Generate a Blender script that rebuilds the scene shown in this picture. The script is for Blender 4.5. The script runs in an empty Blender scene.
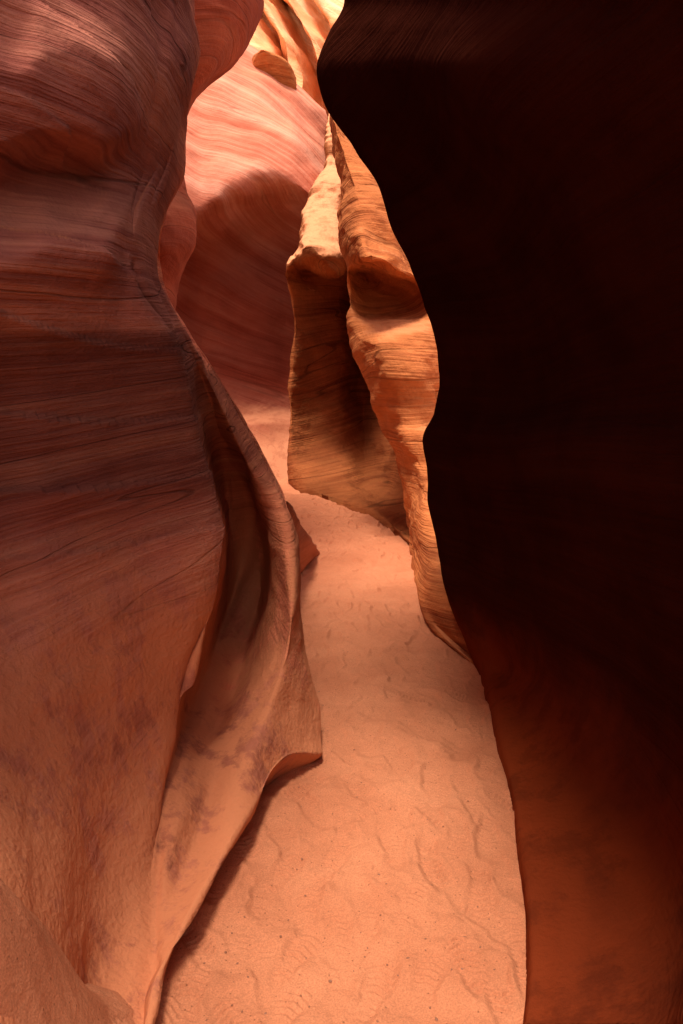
import bpy, math, random, bmesh
import numpy as np
from mathutils import Vector
random.seed(4); np.random.seed(4)
S=bpy.context.scene; COL=S.collection
F=682.667; CX,CY=341.5,512.0; PIT=math.radians(7.7); CAM=np.array([0,0,1.5])
cp,sp=math.cos(PIT),math.sin(PIT)
def at(px,py,d):
    a=(px-CX)/F; b=(CY-py)/F
    dx=a; dy=cp+b*sp; dz=-sp+b*cp
    k=d/dy
    return np.array([dx*k,d,1.5+dz*k])
def fz(y): return np.where(y<4,0,np.where(y<12,0.045*(y-4),0.36+0.5*(y-12)))
def fd(px,py):
    lo,hi=0.5,16.0
    for _ in range(40):
        m=(lo+hi)/2
        if at(px,py,m)[2]>float(fz(m)): lo=m
        else: hi=m
    return lo
# ---------- noise ----------
def h3(ix,iy,iz):
    n=(ix*73856093)^(iy*19349663)^(iz*83492791)
    n=(n^(n>>13))*1274126177; n&=0x7fffffff
    n=(n^(n>>15))*60493; n&=0x7fffffff
    return (n&0xffff)/65535.0*2-1
def vn(x,y,z):
    x0=np.floor(x).astype(np.int64); y0=np.floor(y).astype(np.int64); z0=np.floor(z).astype(np.int64)
    fx=x-x0; fy=y-y0; fz_=z-z0
    fx=fx*fx*fx*(fx*(fx*6-15)+10); fy=fy*fy*fy*(fy*(fy*6-15)+10); fz_=fz_*fz_*fz_*(fz_*(fz_*6-15)+10)
    r=0
    for i in (0,1):
        for j in (0,1):
            for k in (0,1):
                w=(fx if i else 1-fx)*(fy if j else 1-fy)*(fz_ if k else 1-fz_)
                r=r+w*h3(x0+i,y0+j,z0+k)
    return r
def fbm(x,y,z,o=4):
    r=0;a=1
    for i in range(o):
        r=r+a*vn(x+17.3*i,y+5.1*i,z+9.7*i); a*=.5; x,y=(x*.8-y*.6)*2.03,(x*.6+y*.8)*2.03; z=z*2.03
    return r
def sst(e0,e1,x):
    t=np.clip((x-e0)/(e1-e0),0,1); return t*t*(3-2*t)
# ---------- splines ----------
def pchip(x,y,xi):
    x=np.asarray(x,float); y=np.asarray(y,float)
    h=np.diff(x); dl=np.diff(y)/h; n=len(x); m=np.zeros(n)
    for i in range(1,n-1):
        if dl[i-1]*dl[i]>0:
            w1=2*h[i]+h[i-1]; w2=h[i]+2*h[i-1]
            m[i]=(w1+w2)/(w1/dl[i-1]+w2/dl[i])
    m[0]=dl[0]; m[-1]=dl[-1]
    k=np.clip(np.searchsorted(x,xi)-1,0,n-2); t=(xi-x[k])/h[k]
    return ((1+2*t)*(1-t)**2*y[k]+t*(1-t)**2*h[k]*m[k]+t*t*(3-2*t)*y[k+1]+t*t*(t-1)*h[k]*m[k+1])
def catmull(P,ti):
    P=np.asarray(P); n=len(P)
    Q=np.concatenate([[2*P[0]-P[1]],P,[2*P[-1]-P[-2]]])
    k=np.clip(np.floor(ti).astype(int),0,n-2); t=(ti-k)
    sh=(-1,)+(1,)*(P.ndim-1); t=t.reshape(sh)
    a,b,c,d=Q[k],Q[k+1],Q[k+2],Q[k+3]
    return 0.5*((2*b)+(-a+c)*t+(2*a-5*b+4*c-d)*t*t+(-a+3*b-3*c+d)*t**3)
def grid_mesh(name,V,mat,parent=None,smooth=True):
    R,C_=V.shape[:2]
    me=bpy.data.meshes.new(name)
    idx=np.arange(R*C_).reshape(R,C_)
    q=np.stack([idx[:-1,:-1],idx[:-1,1:],idx[1:,1:],idx[1:,:-1]],-1).reshape(-1,4)
    me.vertices.add(R*C_); me.vertices.foreach_set('co',V.reshape(-1).astype(np.float32))
    me.loops.add(q.size); me.loops.foreach_set('vertex_index',q.reshape(-1).astype(np.int32))
    me.polygons.add(len(q)); me.polygons.foreach_set('loop_start',(np.arange(len(q))*4).astype(np.int32))
    me.polygons.foreach_set('loop_total',np.full(len(q),4,np.int32))
    me.update(calc_edges=True); me.validate()
    if smooth: me.polygons.foreach_set('use_smooth',np.ones(len(me.polygons),bool))
    me.materials.append(mat)
    o=bpy.data.objects.new(name,me); COL.objects.link(o)
    if parent: o.parent=parent
    return o
def surf_pts(cols,nv,nu,extra=None):
    W=[]
    for c in cols:
        c=sorted(c); py=np.array([q[0] for q in c],float); px=[q[1] for q in c]; d=[q[2] for q in c]
        yi=np.linspace(py[0],py[-1],nv)
        xi=pchip(py,px,yi); di=pchip(py,d,yi)
        W.append(np.array([at(a,b,e) for a,b,e in zip(xi,yi,di)]))
    if extra: W=extra(W)
    return W
def loft(W,nu):
    W=np.array(W)
    return catmull(W,np.linspace(0,len(W)-1,nu))
def normals(V):
    du=np.gradient(V,axis=0); dv=np.gradient(V,axis=1)
    n=np.cross(du,dv); L=np.linalg.norm(n,axis=2,keepdims=True)+1e-9
    n=n/L
    if np.sum(np.sum(n*(CAM-V),axis=2))<0: n=-n
    return n
def rockify(V,lump=.03,ls=1.2,groove=.008,gs=9,warp=.25,rough=.003,tilt=(0,0),seed=0,mod=None,ledge=0,modall=None):
    n=normals(V)
    x,y,z=V[...,0]+seed*7.7,V[...,1]+seed*3.3,V[...,2]
    d=lump*fbm(x*ls,y*ls,z*ls*1.6,3)
    s=z+tilt[0]*V[...,0]+tilt[1]*V[...,1]+warp*fbm(x*.5,y*.5,z*.5,2)
    g=vn(x*.35,y*.35,s*gs)+.55*vn(x*.6+9,y*.6,s*gs*2.7)+.3*vn(x*.9,y*.9+4,s*gs*6.5)
    amp=.55+.6*np.clip(vn(x*.8,y*.8,z*1.1+3),-.6,1)
    dd=groove*g*amp
    if ledge:
        q=s*gs*.45+.5*vn(x*.4,y*.4,s*1.5); fr=q-np.floor(q)
        dd=dd+ledge*(fr**2.5-.3)*(.4+.6*sst(-.2,.5,vn(x*.9,y*.9,np.floor(q)*3.7)))
    if mod is not None: dd=dd*mod(V)
    d=d+dd+rough*fbm(x*14,y*14,z*20,3)
    if modall is not None: d=d*modall(V)
    return V+n*d[...,None]
# ---------- materials ----------
def rock_mat(name,cols,sc=1.0,tilt=(0,0),dust_or_lit=(.5,.24,.12),dh=(.2,1.1),dn=(.15,.7),bump=.5,warp=.5,dustamt=1.0,smear=0.3,rough=.95,lines=.2,contrast=(.36,.64),spec=.08,low_shade=None,low_shade_h=(0,1),nzmin=-5,fin_lit=None,band=None,wts=(.55,.30,.15),mot=(.8,1.14)):
    m=bpy.data.materials.new(name); m.use_nodes=True; nt=m.node_tree; N=nt.nodes; L=nt.links
    bs=N['Principled BSDF']; bs.inputs['Roughness'].default_value=rough
    bs.inputs['Specular IOR Level'].default_value=spec
    g=N.new('ShaderNodeNewGeometry')
    wn=N.new('ShaderNodeTexNoise'); wn.inputs['Scale'].default_value=.55/sc; wn.inputs['Detail'].default_value=1
    L.new(g.outputs['Position'],wn.inputs['Vector'])
    ws=N.new('ShaderNodeVectorMath'); ws.operation='MULTIPLY_ADD'; ws.inputs[1].default_value=(warp*sc*.3,warp*sc*.3,warp*sc)
    L.new(wn.outputs['Color'],ws.inputs[0]); L.new(g.outputs['Position'],ws.inputs[2])
    mp=N.new('ShaderNodeMapping'); mp.inputs['Rotation'].default_value=(tilt[0],tilt[1],0)
    L.new(ws.outputs[0],mp.inputs['Vector'])
    def strat(a,b,det,off=0):
        k=N.new('ShaderNodeVectorMath'); k.operation='MULTIPLY_ADD'; k.inputs[1].default_value=(a/sc,a/sc,b/sc); k.inputs[2].default_value=(off,off,off)
        L.new(mp.outputs[0],k.inputs[0])
        n=N.new('ShaderNodeTexNoise'); n.inputs['Scale'].default_value=1; n.inputs['Detail'].default_value=det; n.inputs['Roughness'].default_value=.6
        L.new(k.outputs[0],n.inputs['Vector']); return n.outputs['Fac']
    def mth(op,a,b,c=None):
        q=N.new('ShaderNodeMath'); q.operation=op
        for i,v in enumerate((a,b,c)):
            if v is None: continue
            if isinstance(v,(int,float)): q.inputs[i].default_value=v
            else: L.new(v,q.inputs[i])
        return q.outputs[0]
    def mrr(v,a,b,c,d):
        q=N.new('ShaderNodeMapRange'); q.interpolation_type='SMOOTHSTEP'; L.new(v,q.inputs[0])
        q.inputs[1].default_value=a;q.inputs[2].default_value=b;q.inputs[3].default_value=c;q.inputs[4].default_value=d; return q.outputs[0]
    s1=strat(.3,5,4); s2=strat(.9,34,6); s3=strat(2.2,120,3); s4=strat(.25,4,1.5,11)
    mix=mth('ADD',mth('MULTIPLY',s1,wts[0]),mth('ADD',mth('MULTIPLY',s2,wts[1]),mth('MULTIPLY',s3,wts[2])))
    r=N.new('ShaderNodeValToRGB'); L.new(mix,r.inputs[0])
    e=r.color_ramp.elements
    ps=np.linspace(contrast[0],contrast[1],len(cols))
    e[0].position=ps[0]; e[0].color=(*cols[0],1); e[1].position=ps[-1]; e[1].color=(*cols[-1],1)
    for p,c in zip(ps[1:-1],cols[1:-1]):
        q=e.new(p); q.color=(*c,1)
    ab=mth('ABSOLUTE',mth('SUBTRACT',s4,.5),None); ln=mrr(ab,.001,.005,1,0)
    bn=N.new('ShaderNodeTexNoise'); bn.inputs['Scale'].default_value=3/sc; bn.inputs['Detail'].default_value=8; bn.inputs['Roughness'].default_value=.65
    L.new(g.outputs['Position'],bn.inputs['Vector'])
    mr=mrr(bn.outputs['Fac'],.3,.7,mot[0],mot[1])
    sx=N.new('ShaderNodeSeparateXYZ'); L.new(g.outputs['Normal'],sx.inputs[0])
    px=N.new('ShaderNodeSeparateXYZ'); L.new(g.outputs['Position'],px.inputs[0])
    sc_=mth('MULTIPLY',mr,mth('SUBTRACT',1,mth('MULTIPLY',ln,lines)))
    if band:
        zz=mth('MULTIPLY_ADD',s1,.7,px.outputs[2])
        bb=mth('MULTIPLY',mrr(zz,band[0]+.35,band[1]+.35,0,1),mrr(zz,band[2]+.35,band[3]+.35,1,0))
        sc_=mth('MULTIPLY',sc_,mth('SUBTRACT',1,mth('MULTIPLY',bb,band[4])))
    mu=N.new('ShaderNodeVectorMath'); mu.operation='SCALE'; L.new(r.outputs[0],mu.inputs[0]); L.new(sc_,mu.inputs['Scale'])
    rockc=mu.outputs[0]
    def tint(col,mult,fac):
        lx_=N.new('ShaderNodeVectorMath'); lx_.operation='MULTIPLY'; lx_.inputs[1].default_value=mult; L.new(col,lx_.inputs[0])
        lm=N.new('ShaderNodeMix'); lm.data_type='RGBA'; L.new(fac,lm.inputs[0]); L.new(col,lm.inputs[6]); L.new(lx_.outputs[0],lm.inputs[7]); return lm.outputs[2]
    if low_shade: rockc=tint(rockc,low_shade,mrr(mth('MULTIPLY_ADD',s1,.8,px.outputs[2]),low_shade_h[0]+.4,low_shade_h[1]+.4,1,0))  # painted shade: colour multiplied darker beneath a given height
    if fin_lit: rockc=tint(rockc,fin_lit[2],mrr(px.outputs[1],fin_lit[0],fin_lit[1],0,1))  # painted light: far fin tinted paler so it reads as lit
    wd=min(1,(dh[1]-dh[0]))
    wob=mth('MULTIPLY_ADD',bn.outputs['Fac'],.9*wd,px.outputs[2])
    nz=mth('MULTIPLY',mrr(sx.outputs[2],dn[0],dn[1],0,1),mrr(px.outputs[2],nzmin,nzmin+.5,0,1)); hz=mrr(wob,dh[0]+.45*wd,dh[1]+.45*wd,1,0)
    vk=N.new('ShaderNodeVectorMath'); vk.operation='MULTIPLY'; vk.inputs[1].default_value=(5,5,2.6); L.new(g.outputs['Position'],vk.inputs[0])
    vn_=N.new('ShaderNodeTexNoise'); vn_.inputs['Scale'].default_value=1; vn_.inputs['Detail'].default_value=9; vn_.inputs['Roughness'].default_value=.72; L.new(vk.outputs[0],vn_.inputs['Vector'])
    sm=mrr(vn_.outputs['Fac'],.49,.61,1,1-smear)
    base=mth('MAXIMUM',mth('MULTIPLY',nz,.8),hz)
    df=mth('MULTIPLY',mth('MULTIPLY',base,sm),dustamt)
    dm=N.new('ShaderNodeMix'); dm.data_type='RGBA'; L.new(df,dm.inputs[0]); L.new(rockc,dm.inputs[6]); dm.inputs[7].default_value=(*dust_or_lit,1)
    L.new(dm.outputs[2],bs.inputs['Base Color'])
    gn=N.new('ShaderNodeTexNoise'); gn.inputs['Scale'].default_value=60/sc; gn.inputs['Detail'].default_value=5; L.new(g.outputs['Position'],gn.inputs['Vector'])
    st=mth('SUBTRACT',mth('ADD',mth('MULTIPLY',s2,.6),mth('MULTIPLY',s3,.4)),mth('MULTIPLY',ln,.2))
    st=mth('MULTIPLY',st,mth('SUBTRACT',1,mth('MULTIPLY',base,.97)))
    hh=mth('ADD',st,mth('ADD',mth('MULTIPLY',gn.outputs['Fac'],.24),mth('MULTIPLY',bn.outputs['Fac'],.6)))
    b=N.new('ShaderNodeBump'); b.inputs['Strength'].default_value=bump; b.inputs['Distance'].default_value=.03*sc
    L.new(hh,b.inputs['Height']); L.new(b.outputs[0],bs.inputs['Normal'])
    return m
M_left=rock_mat('left_sandstone',[(.15,.042,.035),(.25,.078,.06),(.36,.13,.095),(.48,.20,.138),(.27,.087,.068)],1.0,(-.14,.04),dust_or_lit=(.55,.22,.108),dh=(.65,1.25),dn=(.6,1.),bump=.8,warp=.12,smear=.65,contrast=(.35,.65),lines=.4,fin_lit=(2.7,3.3,(1.8,1.65,1.3)),band=(1.0,1.3,1.7,1.95,.48),wts=(.5,.32,.18),mot=(.88,1.1))
M_but=rock_mat('red_sandstone',[(.20,.04,.023),(.28,.068,.038),(.35,.10,.054)],1.6,(0,.3),dustamt=.2)
M_far=rock_mat('pink_sandstone',[(.34,.09,.052),(.46,.145,.088),(.58,.23,.15),(.68,.35,.25),(.42,.12,.075)],2.0,(.1,-.5),dust_or_lit=(.62,.29,.16),dh=(.9,1.7),warp=.6,dn=(.6,1.),dustamt=.7,contrast=(.32,.68),low_shade=(.34,.20,.18),low_shade_h=(4.5,6.3),mot=(.9,1.1))  # shade under the overhanging lip is put into the colour
M_pil=rock_mat('orange_sandstone',[(.21,.055,.02),(.34,.107,.038),(.52,.19,.067),(.44,.15,.052),(.19,.05,.019)],2.2,(.05,.12),dust_or_lit=(.60,.25,.11),dh=(-3,-2),dn=(.75,1.),bump=.75,lines=.3)
M_pil2=rock_mat('shaded_sandstone',[(.15,.038,.014),(.23,.07,.024),(.32,.11,.038),(.27,.085,.03),(.13,.034,.013)],2.2,(.05,.12),dust_or_lit=(.85,.42,.22),dh=(-3,-2),dn=(.15,.6),bump=.8,lines=.4,nzmin=3.3)  # orange stone darkened as painted shade; pale top dusting stands in for light
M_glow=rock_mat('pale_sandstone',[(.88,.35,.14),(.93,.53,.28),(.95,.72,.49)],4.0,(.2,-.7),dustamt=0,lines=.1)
M_dark=rock_mat('shade_dark_sandstone',[(.026,.006,.004),(.034,.008,.005),(.044,.011,.006)],1.4,(0,.1),dust_or_lit=(.18,.033,.010),dh=(-.15,.65),dn=(.9,1.0),bump=.5,lines=0,spec=0,rough=1,smear=.3)  # near-black albedo stands in for deep shade; dusty foot colour carries a glow
def sand_mat():
    m=bpy.data.materials.new('orange_sand'); m.use_nodes=True; nt=m.node_tree; N=nt.nodes; L=nt.links
    bs=N['Principled BSDF']; bs.inputs['Roughness'].default_value=.95; bs.inputs['Specular IOR Level'].default_value=.1
    g=N.new('ShaderNodeNewGeometry')
    a=N.new('ShaderNodeTexNoise'); a.inputs['Scale'].default_value=2.2; a.inputs['Detail'].default_value=8; a.inputs['Roughness'].default_value=.6; L.new(g.outputs['Position'],a.inputs['Vector'])
    r=N.new('ShaderNodeValToRGB'); L.new(a.outputs['Fac'],r.inputs[0]); e=r.color_ramp.elements
    e[0].position=.3; e[0].color=(.50,.195,.10,1); e[1].position=.7; e[1].color=(.62,.268,.142,1)
    f=N.new('ShaderNodeTexNoise'); f.inputs['Scale'].default_value=220; f.inputs['Detail'].default_value=4; L.new(g.outputs['Position'],f.inputs['Vector'])
    mr=N.new('ShaderNodeMapRange'); mr.inputs[1].default_value=.3; mr.inputs[2].default_value=.7; mr.inputs[3].default_value=.8; mr.inputs[4].default_value=1.14; L.new(f.outputs['Fac'],mr.inputs[0])
    vo=N.new('ShaderNodeTexVoronoi'); vo.inputs['Scale'].default_value=38; L.new(g.outputs['Position'],vo.inputs['Vector'])
    sp_=N.new('ShaderNodeMapRange'); sp_.inputs[1].default_value=.07; sp_.inputs[2].default_value=.12; sp_.inputs[3].default_value=.5; sp_.inputs[4].default_value=1; L.new(vo.outputs['Distance'],sp_.inputs[0])
    mm=N.new('ShaderNodeMath'); mm.operation='MULTIPLY'; L.new(mr.outputs[0],mm.inputs[0]); L.new(sp_.outputs[0],mm.inputs[1])
    mu=N.new('ShaderNodeVectorMath'); mu.operation='SCALE'; L.new(r.outputs[0],mu.inputs[0]); L.new(mm.outputs[0],mu.inputs['Scale'])
    L.new(mu.outputs[0],bs.inputs['Base Color'])
    h=N.new('ShaderNodeTexNoise'); h.inputs['Scale'].default_value=40; h.inputs['Detail'].default_value=9; h.inputs['Roughness'].default_value=.75; L.new(g.outputs['Position'],h.inputs['Vector'])
    b=N.new('ShaderNodeBump'); b.inputs['Strength'].default_value=.8; b.inputs['Distance'].default_value=.012; L.new(h.outputs['Fac'],b.inputs['Height']); L.new(b.outputs[0],bs.inputs['Normal'])
    return m
M_sand=sand_mat()
def tag(o,label,cat,group=None):
    o['label']=label; o['category']=cat
    if group: o['group']=group
# ---------- left wall with fin ----------
def shift(c,dx,dd): return [(y,x+dx,d+dd) for y,x,d in c]
def K(x,y,f): return (y,x,fd(x,y)*f)
c1=[(-350,-60,1.6),(0,-60,1.5),(60,-60,1.48),(130,-60,1.52),(175,-60,1.66),(215,-60,1.60),(250,-60,1.55),(300,-60,1.6),(400,-60,1.74),(500,-60,1.78),(600,-60,1.74),(700,-60,1.6),(800,-60,1.39),(900,-60,1.20),(1000,-60,1.05),(1200,-60,.86)]
c2=[(-350,50,1.95),(0,48,1.78),(60,50,1.72),(130,50,1.76),(178,50,2.01),(222,50,1.90),(250,50,1.83),(310,50,1.93),(400,50,2.07),(500,50,2.12),(600,50,2.06),(700,48,1.9),(800,45,1.68),(900,42,1.45),(980,40,1.29),(1180,40,1.02)]
c3=[(-350,120,2.2),(0,110,2.02),(60,115,1.98),(130,110,2.02),(178,105,2.25),(220,100,2.09),(250,105,2.03),(300,110,2.15),(400,130,2.34),(500,145,2.42),(600,145,2.37),(700,130,2.2),(800,112,1.97),(900,98,1.73),(1000,92,1.48),(1130,96,1.16)]
c4=[(-350,160,2.5),(0,150,2.3),(60,155,2.3),(130,145,2.38),(175,136,2.45),(215,126,2.3),(250,124,2.25),(290,132,2.27),(330,160,2.4),(400,188,2.55),(470,201,2.62),(525,215,2.65),(590,211,2.62),(660,193,2.52),(740,172,2.33),(820,155,2.09),(900,143,1.85),(970,138,1.62),K(138,1060,.955)]
c4b=[(y,x+(1 if y>280 else 5),d+(.14 if y>280 else .07)) for y,x,d in c4[:-4]]+[(820,159,2.12),(900,155,1.87),(960,154,1.67),K(152,1020,.955)]
c5=[(-350,174,2.65),(0,166,2.5),(60,171,2.45),(130,161,2.55),(175,151,2.6),(215,137,2.4),(250,135,2.38),(290,144,2.42),(330,169,2.65),(400,196,3.0),(470,213,3.5),(525,229,4.1),(590,229,4.15),(660,212,3.45),(740,190,2.6),(820,176,2.14),(900,170,1.87),K(166,965,.945)]
c5b=[(-350,182,2.78),(0,174,2.6),(60,180,2.57),(130,170,2.67),(175,162,2.74),(215,145,2.53),(250,143,2.55),(290,152,2.65),(330,177,2.88),(400,208,3.25),(470,230,3.8),(525,254,4.25),(590,262,4.2),(660,246,3.5),(740,220,2.66),(820,210,2.24),K(211,880,.935)]
c6=[(-350,188,2.9),(0,180,2.7),(60,186,2.65),(130,176,2.75),(175,170,2.82),(215,151,2.65),(250,148,2.7),(290,158,2.8),(330,183,3.0),(400,219,3.2),(470,248,3.45),(525,271,3.55),(590,280,3.36),(660,272,3.03),(740,255,2.58),K(256,802,.93)]
c7=[(-350,194,3.1),(0,186,2.9),(60,193,2.85),(130,183,3.0),(175,179,3.05),(215,162,3.0),(250,157,3.05),(290,162,3.2),(330,184,3.45),(375,212,3.6),(425,241,3.65),(465,263,3.6),(500,280,3.5),(555,290,3.33),(610,293,3.12),(680,290,2.93),K(288,757,.925)]
c8=[(-350,200,3.4),(0,191,3.2),(60,197,3.1),(110,189,3.2),(170,183,3.3),(215,166,3.3),(250,160,3.4),(285,164,3.75),(330,188,4.0),(375,217,4.05),(425,247,4.0),(465,269,3.9),(500,286,3.75),(555,295,3.55),(610,299,3.4),(665,308,3.22),(715,317,3.08),(754,320,fd(321,752)*.975)]
c8b=shift(c8,-3,.06); c9=shift(c8,-10,.4); c10=shift(c8,-50,1.9)
def exA(W):
    a=W[0].copy(); a[:,0]=-1.0-.1*np.linspace(1,0,len(a)); a[:,1]=.4
    b=W[0].copy(); b[:,0]=-1.2; b[:,1]=-1.2
    c=W[0].copy(); c[:,0]=-1.1; c[:,1]=-3.5
    W=[c,b,a]+W
    out=[]
    for i,w in enumerate(W):
        lip=w[-1]; dx={6:-.05,7:-.09,8:-.16,9:-.24,10:-.26}.get(i,-.14 if i>10 else 0)
        ext=[lip+np.array([dx*t,.06*t,-(lip[2]+.15)*t]) for t in np.linspace(.08,1,14)]
        top=w[0]; up=[top+np.array([-1.8*t,0,.25*t]) for t in np.linspace(1,.1,8)]
        out.append(np.concatenate([up,w,ext]))
    return out
def modA(V):
    x,y,z=V[...,0],V[...,1],V[...,2]
    m=1-.5*sst(2.75,3.2,y)*sst(2.3,1.9,z)
    m=m*(1-.92*sst(1.25,.75,z)); m=m*(1-.95*sst(2.2,2.45,y)*sst(1.8,2.1,z)*sst(3,2.6,z))
    return m
W=surf_pts([c1,c2,c3,c4,c4b,c5,c5b,c6,c7,c8,c8b,c9,c10],460,0,exA)
V=loft(W,760); V=rockify(V,.024,1.5,.007,9,.10,.0022,tilt=(0,-.14),seed=1,mod=modA,ledge=.019)
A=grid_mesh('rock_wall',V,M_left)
tag(A,'large layered rock wall at left in the foreground, dark banded above and dusted with sand below','rock wall')
# ---------- buttress ----------
xs=[(-150,262),(0,256),(30,247),(60,232),(85,208),(110,190),(150,180),(190,180),(215,192),(240,194),(265,186),(290,177),(330,172),(400,170),(480,165)]
B=[[(y,x+o,d+dd) for (y,x),d in zip(xs,[6.2]*7+[6.0,5.8,5.8,5.9,6,6,6,6])] for o,dd in ((-130,-.6),(-50,-.4),(-16,-.15),(0,.4),(-15,1.6),(-80,3.5))]
V=loft(surf_pts(B,220,0),160); V=rockify(V,.05,.9,.012,5,.3,.004,seed=2)
o=grid_mesh('rock_buttress',V,M_but); tag(o,'smooth dark red rock buttress showing behind the top right edge of the left wall','rock buttress')
# ---------- far wall ----------
Cc=[]
for px,top,lip,dd in ((60,0,230,-1.5),(130,10,222,-.9),(175,20,214,-.4),(200,28,208,0),(220,32,196,.0),(240,42,184,.1),(262,54,172,.15),(282,72,174,.25),(300,88,184,.3),(326,118,206,.6),(350,150,225,1.2),(380,180,240,2.2)):
    D=13.6+dd
    Cc.append([(top-4,px-6,D+4.5),(top,px,D+2.8),(top+25,px,D+1.6),(lip-35,px,D-.2),(lip,px,D-.6),(lip+30,px,D+.1),(lip+80,px,D+.9),(330,px,D+.9),(375,px,D+.5),(405,px,D+.1),(430,px,D-.6),(500,px,D-2.2)])
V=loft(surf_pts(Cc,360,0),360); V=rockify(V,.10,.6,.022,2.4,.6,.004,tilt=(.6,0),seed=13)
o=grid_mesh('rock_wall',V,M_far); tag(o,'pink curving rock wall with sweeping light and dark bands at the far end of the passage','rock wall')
# ---------- bright folds at the top ----------
Dc=[]
dd_=((100,17),(190,17.5),(222,18.2),(243,19.6),(247,18.4),(268,19.2),(276,20.2),(281,18.5),(292,18.9),(306,20.2),(310,18.3),(335,19.4),(340,18.3),(370,18.4),(440,18))
for px,d in dd_:
    Dc.append([(-260,px-170,d+6),(-100,px-80,d+2.5),(-30,px-42,d+1.2),(10,px-16,d+.5),(50,px+6,d),(90,px+16,d-.3),(130,px+18,d-.5),(300,px+30,d-.5)])
V=loft(surf_pts(Dc,200,0),420); V=rockify(V,.16,.6,.02,1.5,.9,.006,tilt=(.7,0),seed=4)
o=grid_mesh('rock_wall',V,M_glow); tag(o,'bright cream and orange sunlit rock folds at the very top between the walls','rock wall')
lx=[(50,260,266),(56,255,280),(66,253,289),(78,259,293),(88,274,296),(97,289,293)]
Lc=[]
for t,dd in ((-.08,.35),(0,.08),(.35,.0),(.7,0),(1,.08),(1.08,.35)):
    Lc.append([(y,a+(b-a)*t,15.6+dd+(y-50)*.012) for y,a,b in lx])
V=loft(surf_pts(Lc,60,0),60); V=rockify(V,.04,1.2,.015,2,.5,.006,seed=5)
o=grid_mesh('rock_flake',V,M_pil); tag(o,'small orange rock flake jutting out below the bright folds at the top','rock flake')
# ---------- pillar ----------
e1=[(90,326,14.5),(125,326,14),(160,327,13.6),(190,315,13.2),(212,303,12.8),(240,301,12.4),(264,290,11.7),(276,286,11.8),(300,292,12.25),(340,294,12.3),(400,290,12.2),(450,290,11.9),K(291,484,.98)]
e2=[(90,332,14.4),(125,334,13.9),(160,334,13.5),(190,326,13.0),(212,318,12.6),(236,314,11.9),(247,306,11.2),(256,305,11.2),(275,310,12.5),(340,315,12.7),(400,312,12.6),(450,312,12.1),K(316,493,.97)]
e3=[(90,342,14.4),(125,346,13.9),(160,346,13.5),(190,342,13.0),(212,337,12.6),(240,335,11.9),(257,331,11.2),(268,331,11.3),(288,338,13.0),(340,341,13.3),(400,340,12.9),(450,342,12.2),K(350,503,.96)]
e4=[(90,362,14.6),(125,366,14.1),(190,362,13.4),(240,358,12.5),(262,356,11.8),(285,360,13.6),(340,364,14),(400,366,13.7),(440,369,12.9),(480,374,11.5),K(380,517,.965)]
e5=[(90,400,14.6),(190,400,13.2),(270,402,12.0),(400,405,11.6),(450,410,10.7),(500,414,9.3),K(418,547,.97)]
def foot(dz=.5):
    def f(W):
        return [np.concatenate([w,[w[-1]+np.array([0,.05*t,-dz*t]) for t in (.3,.6,1.)]]) for w in W]
    return f
V=loft(surf_pts([shift(e1,20,3.),shift(e1,3,.7),e1,e2,e3,e4,e5],340,0,foot()),280); V=rockify(V,.06,1.2,.02,4,.3,.006,seed=6,ledge=.015)
o=grid_mesh('rock_pillar',V,M_pil2); tag(o,'brown orange rock pillar with a bright overhanging top, left of the taller lit column','rock pillar')
# ---------- column ----------
a1=[(112,331,9.4),(150,333,9.1),(185,338,8.9),(215,340,8.7),(240,341,8.5),(265,347,8.6),(285,349,8.8),(340,354,8.2),(375,365,8.0),(400,372,8.0),(440,390,7.95),(490,402,8.0),K(409,545,1.),K(415,590,1.),K(425,618,1.),K(446,642,1.),K(478,668,1.01),K(500,690,1.05)]
a2=[(116,333,9.2),(150,340,8.8),(185,352,8.4),(215,358,8.2),(240,361,7.8),(258,364,7.6),(280,366,9.3),(308,370,9.1),(345,376,7.5),(375,385,7.4),(400,389,7.5),(440,401,7.4),(490,409,7.2),K(417,545,.90),K(424,590,.93),K(434,618,.96),K(455,642,.985),K(485,668,1.01),K(505,690,1.05)]
a3=[(118,336,9.2),(150,349,8.8),(185,371,8.5),(215,380,8.3),(240,384,8.1),(258,388,7.7),(272,392,7.9),(296,398,9.2),(314,403,8.8),(340,412,7.6),(375,418,7.4),(400,414,7.4),(430,413,7.3),(490,422,6.7),K(432,545,.80),K(440,590,.85),K(450,618,.90),K(468,642,.95),K(492,668,1.0),K(515,690,1.05)]
a4=[(120,338,9.4),(150,357,9.1),(185,385,8.9),(215,398,8.7),(240,404,8.5),(262,414,8.3),(290,428,8.4),(340,440,8.1),(370,441,8.0),(390,439,7.9),(410,435,7.7),(430,432,7.4),(450,436,7.1),(490,448,6.6),K(465,545,.76),K(484,590,.80),K(494,618,.85),K(505,642,.94),K(520,668,1.02),K(535,690,1.05)]
def mE(V): return 1-.85*sst(7.2,5.4,V[...,1])
V=loft(surf_pts([shift(a1,25,2.5),shift(a1,3,.6),a1,a2,a3,a4,shift(a4,-2,.6),shift(a4,40,2.5)],480,0,foot()),280); V=rockify(V,.08,1.3,.012,5,.3,.006,tilt=(.2,0),seed=7,ledge=.008,modall=mE)
o=grid_mesh('rock_column',V,M_pil); tag(o,'tall lumpy orange rock column standing at the right bend of the sandy path','rock column')
G=[[(300,x,d),(380,x+4,d),(470,x-4,d),(560,x,d-1)] for x,d in ((420,11.4),(430,10.8),(450,10.4),(500,10.6),(640,11))]
V=loft(surf_pts(G,80,0),80); V=rockify(V,.05,.8,.02,4,.3,.006,seed=8)
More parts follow.
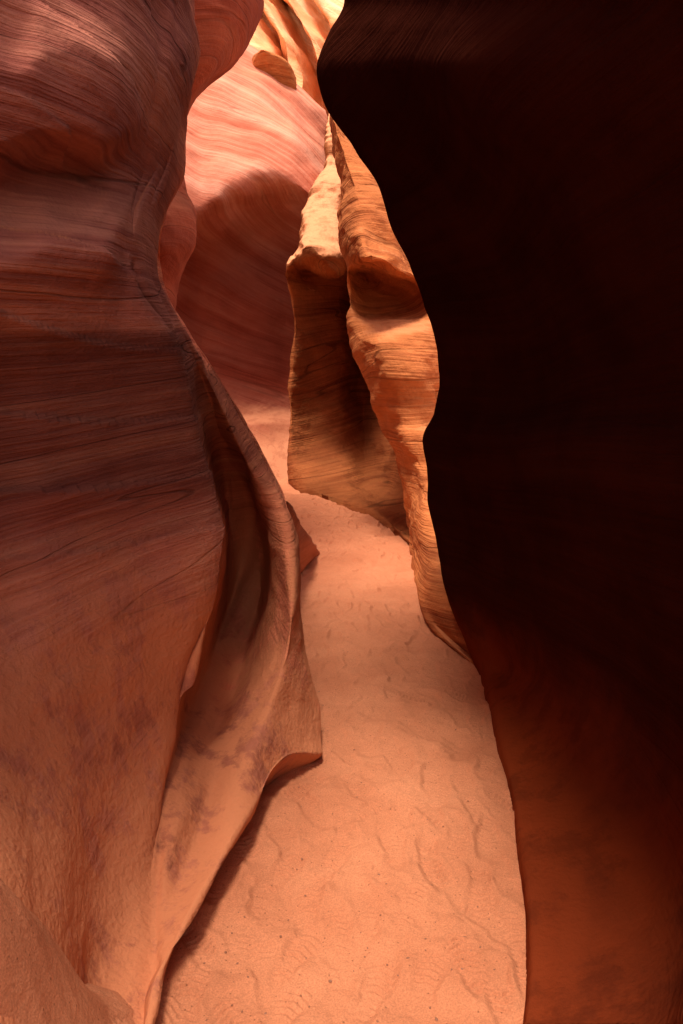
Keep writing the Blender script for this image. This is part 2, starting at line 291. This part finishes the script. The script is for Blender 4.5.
o=grid_mesh('rock_wall',V,M_glow); tag(o,'sliver of pale rock seen between the orange column and the black wall','rock wall')
# ---------- right dark wall ----------
f1=[(-150,350,2.6),(0,344,2.8),(30,329,2.85),(65,317,2.9),(90,322,2.95),(115,332,3.0),(150,357,3.2),(195,386,3.4),(230,398,3.5),(260,412,3.6),(300,428,3.8),(340,438,3.9),(385,443,4.0),(412,439,4.),(440,427,4.1),(500,430,4.15),(540,439,4.15),(590,451,4.1),(640,471,4.),(668,482,fd(482,668)*.98),(700,491,fd(491,700)*.99),(760,504,fd(504,760)*.99),(830,514,fd(514,830)*.99),(930,524,fd(524,930)*.99),(1024,516,fd(516,1024)*.99)]
def fcol(xf,dpts): return [(y,xf(y,x),float(np.interp(y,[p[0] for p in dpts],[p[1] for p in dpts]))) for y,x,_ in f1]
f2=[(y,x+28,d*(.93 if y<750 else .965)) for y,x,d in f1]
f3=fcol(lambda y,x:x+80,[(-150,1.9),(0,2.2),(200,2.7),(400,3.1),(600,3.1),(700,2.8),(800,2.3),(900,1.82),(1024,1.4)])
f4=fcol(lambda y,x:x+150,[(-150,1.4),(0,1.7),(200,2.05),(400,2.35),(600,2.45),(700,2.3),(800,2.03),(900,1.68),(1024,1.3)])
f5=fcol(lambda y,x:750,[(-150,1.),(0,1.15),(200,1.35),(400,1.5),(600,1.55),(800,1.4),(1024,1.05)])
f6=fcol(lambda y,x:980,[(-150,.75),(400,.95),(800,.9),(1024,.75)])
def exF(W):
    a=W[-1].copy(); a[:,0]=.95; a[:,1]=-.3
    b=W[-1].copy(); b[:,0]=.9; b[:,1]=-1.5
    c=W[-1].copy(); c[:,0]=1.0; c[:,1]=-3.5
    W=W+[a,b,c]; out=[]
    for i,w in enumerate(W):
        top=w[0]
        up=[top+np.array([1.6*t,.4*t,.5*t]) for t in np.linspace(1,.1,10)]
        lip=w[-1]; dn=[lip+np.array([0,-.12*t,-(lip[2]+.25)*t]) for t in np.linspace(.1,1,8)]
        out.append(np.concatenate([up,w,dn]))
    return out
V=loft(surf_pts([shift(f1,30,1.6),shift(f1,2,.35),f1,f2,f3,f4,f5,f6],380,0,exF),380); V=rockify(V,.02,1.4,.003,6,.3,.0008,seed=9)
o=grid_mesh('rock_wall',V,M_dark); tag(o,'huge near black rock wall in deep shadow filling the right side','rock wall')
# ---------- wedge ----------
wp=[(278,500,4.6),(289,501,4.7),(320,549,fd(321,549)*.97),(296,572,fd(297,572)*.97),(284,545,4.9)]
P=[at(*p) for p in wp]; Q=[p+np.array([-.4,.35,-.02]) for p in P]
for k in (2,3): P[k]=P[k]+np.array([0,0,-.05])
me=bpy.data.meshes.new('rock_wedge')
bm=bmesh.new(); vs=[bm.verts.new(tuple(p)) for p in P+Q]
for f in [(0,1,2,3,4),(1,6,7,2),(2,7,8,3),(0,5,6,1),(3,8,9,4),(4,9,5,0),(9,8,7,6,5)]: bm.faces.new([vs[i] for i in f])
bmesh.ops.triangulate(bm,faces=bm.faces[:]); bmesh.ops.subdivide_edges(bm,edges=bm.edges[:],cuts=26,use_grid_fill=True)
bmesh.ops.smooth_vert(bm,verts=bm.verts[:],factor=.5,use_axis_x=True,use_axis_y=True,use_axis_z=True)
bm.normal_update()
co_=np.array([v.co[:] for v in bm.verts]); dn_=.014*fbm(co_[:,0]*4,co_[:,1]*4,co_[:,2]*6,4)
for v,q in zip(bm.verts,dn_): v.co+=v.normal*float(q)
for f in bm.faces: f.smooth=True
M_wedge=rock_mat('dusty_sandstone',[(.20,.065,.038),(.30,.11,.062),(.38,.15,.085)],1.6,(.05,.1),dust_or_lit=(.5,.2,.1),dh=(-.2,.6),bump=.6)
bm.to_mesh(me); bm.free(); me.materials.append(M_wedge); o=bpy.data.objects.new('rock_wedge',me); COL.objects.link(o)
tag(o,'small brown wedge of rock poking out beside the middle of the left fin','rock wedge')
# ---------- floor ----------
xg=np.concatenate([np.linspace(-6,-1.25,24)[:-1],np.linspace(-1.25,1.4,640),np.linspace(1.4,7,24)[1:]])
yg=np.concatenate([np.linspace(-4,.7,26)[:-1],.7*np.exp(np.linspace(0,math.log(24/.7),1500))])
X,Y=np.meshgrid(xg,yg,indexing='ij')
O0=X*0
Z=fz(Y)+.022*fbm(X*1.6,Y*1.6,O0,3)+.015*fbm(X*5,Y*5,O0+3,3)+.0042*fbm(X*18,Y*18,O0+7,4)
def pr(x0,y0,ang,L=.29,sgn=1,depth=.012,wear=0.):
    dx=X-x0; dy=Y-y0; c,s=math.cos(ang),math.sin(ang)
    u=(dx*s+dy*c)/(L/2); v=(dx*c-dy*s)
    m=(abs(u)<1.7)&(abs(v)<.14)
    if not m.any(): return
    uu=u[m]; vv=v[m]+sgn*.008*np.cos(uu*2)
    w=.046-.011*np.exp(-((uu+.25)/.28)**2)-.006*(uu<-.3)
    r=np.sqrt((np.abs(uu))**3.2+(np.abs(vv)/w)**2.6)
    ins=1-sst(.6,1.3,r)
    zi=Z[m]; mean=float(np.mean(zi[r<1])) if (r<1).any() else 0
    zi=zi*(1-.6*ins)+mean*.6*ins
    rim=depth*.28*np.exp(-((r-1.4)/.26)**2)
    hz=sst(.08,.14,np.abs(uu+.32))
    t=(depth*.6)*np.clip(np.sin((uu*L/2+np.abs(vv)*.4)*2*math.pi/.024)*1.5,-1,1)*(1-sst(.6,.9,r))*hz
    if wear: t=t*sst(-.3,.3,vn(X[m]*10+x0*7,Y[m]*10,O0[m]))
    Z[m]=zi-depth*ins+rim+t
random.seed(29)
placed=[]
for _ in range(4000):
    y=1.5*math.exp(random.random()*2.05); x=random.uniform(-.5,.85)
    if any(abs(x-a)<.07 and abs(y-b)<.11 for a,b in placed): continue
    placed.append((x,y)); pr(x,y,random.gauss(0,.35)+(math.pi if random.random()<.3 else 0),random.uniform(.23,.28),random.choice((-1,1)),random.uniform(.004,.0085)*(1+.14*max(0,y-3)),random.random()<.55)
    if len(placed)>240: break
Z+=(.75+.10*fbm(X*6,Y*6,O0+2,3))*sst(-.36,-.85,X)*sst(1.75,1.15,Y)
V=np.stack([X,Y,Z],-1)
g=grid_mesh('ground',V,M_sand); g['kind']='structure'
def zat(x,y):
    i=min(max(np.searchsorted(xg,x),0),len(xg)-1); j=min(max(np.searchsorted(yg,y),0),len(yg)-1); return Z[i,j]
# ---------- pebbles ----------
pm=bpy.data.materials.new('pebble'); pm.use_nodes=True
nt=pm.node_tree; n=nt.nodes.new('ShaderNodeTexNoise'); n.inputs['Scale'].default_value=60
r=nt.nodes.new('ShaderNodeValToRGB'); r.color_ramp.elements[0].color=(.14,.055,.03,1); r.color_ramp.elements[1].color=(.34,.14,.075,1)
nt.links.new(n.outputs['Fac'],r.inputs[0]); nt.links.new(r.outputs[0],nt.nodes['Principled BSDF'].inputs['Base Color'])
base=[]
for k in range(4):
    bm=bmesh.new(); bmesh.ops.create_icosphere(bm,subdivisions=2,radius=1)
    for v in bm.verts:
        v.co*=1+random.uniform(-.18,.18); v.co.z*=.6; v.co.x*=1.3
    me=bpy.data.meshes.new('pebble'); bm.to_mesh(me); bm.free(); me.materials.append(pm); base.append(me)
for k in range(150):
    px=random.uniform(200,520); py=500+ (random.random()**.7)*520
    if px<320-(py-750)*.62 and py>750: continue
    if py<750 and px<300: continue
    if px>418+max(0,(py-560))*.25: continue
    p=at(px,py,fd(px,py)); o=bpy.data.objects.new('pebble',random.choice(base)); COL.objects.link(o)
    s=random.choice([.0015,.002,.0025,.003,.004]); o.scale=(s,s,s); o.rotation_euler.z=random.uniform(0,6)
    o.location=(p[0],p[1],zat(p[0],p[1])+s*.3)
    tag(o,'tiny dark pebble lying loose on the orange sand path','pebble','tiny pebbles scattered on the sand')
# ---------- light ----------
sd=Vector((-.13,-.20,.95)).normalized()
sl=bpy.data.lights.new('sun','SUN'); sl.energy=5; sl.angle=math.radians(18); sl.color=(1,.86,.71)
so=bpy.data.objects.new('sun',sl); COL.objects.link(so); so.rotation_euler=sd.to_track_quat('Z','Y').to_euler()
w=bpy.data.worlds.new('World'); S.world=w; w.use_nodes=True; nt=w.node_tree
sk=nt.nodes.new('ShaderNodeTexSky'); sk.sky_type='NISHITA'; sk.sun_disc=False; sk.sun_elevation=math.asin(sd.z); sk.sun_rotation=math.atan2(sd.x,sd.y)
mx=nt.nodes.new('ShaderNodeVectorMath'); mx.operation='MULTIPLY'; mx.inputs[1].default_value=(1.6,.85,.54)
nt.links.new(sk.outputs[0],mx.inputs[0]); bg=nt.nodes['Background']; nt.links.new(mx.outputs[0],bg.inputs[0]); bg.inputs[1].default_value=.37
cam=bpy.data.cameras.new('camera'); co=bpy.data.objects.new('camera',cam); COL.objects.link(co)
cam.sensor_fit='VERTICAL'; cam.sensor_height=36; cam.lens=24; cam.clip_start=.02; cam.clip_end=500
co.location=(0,0,1.5); co.rotation_euler=(math.radians(90)-PIT,0,0); S.camera=co
S.view_settings.view_transform='Standard'; S.view_settings.look='None'; S.view_settings.exposure=0
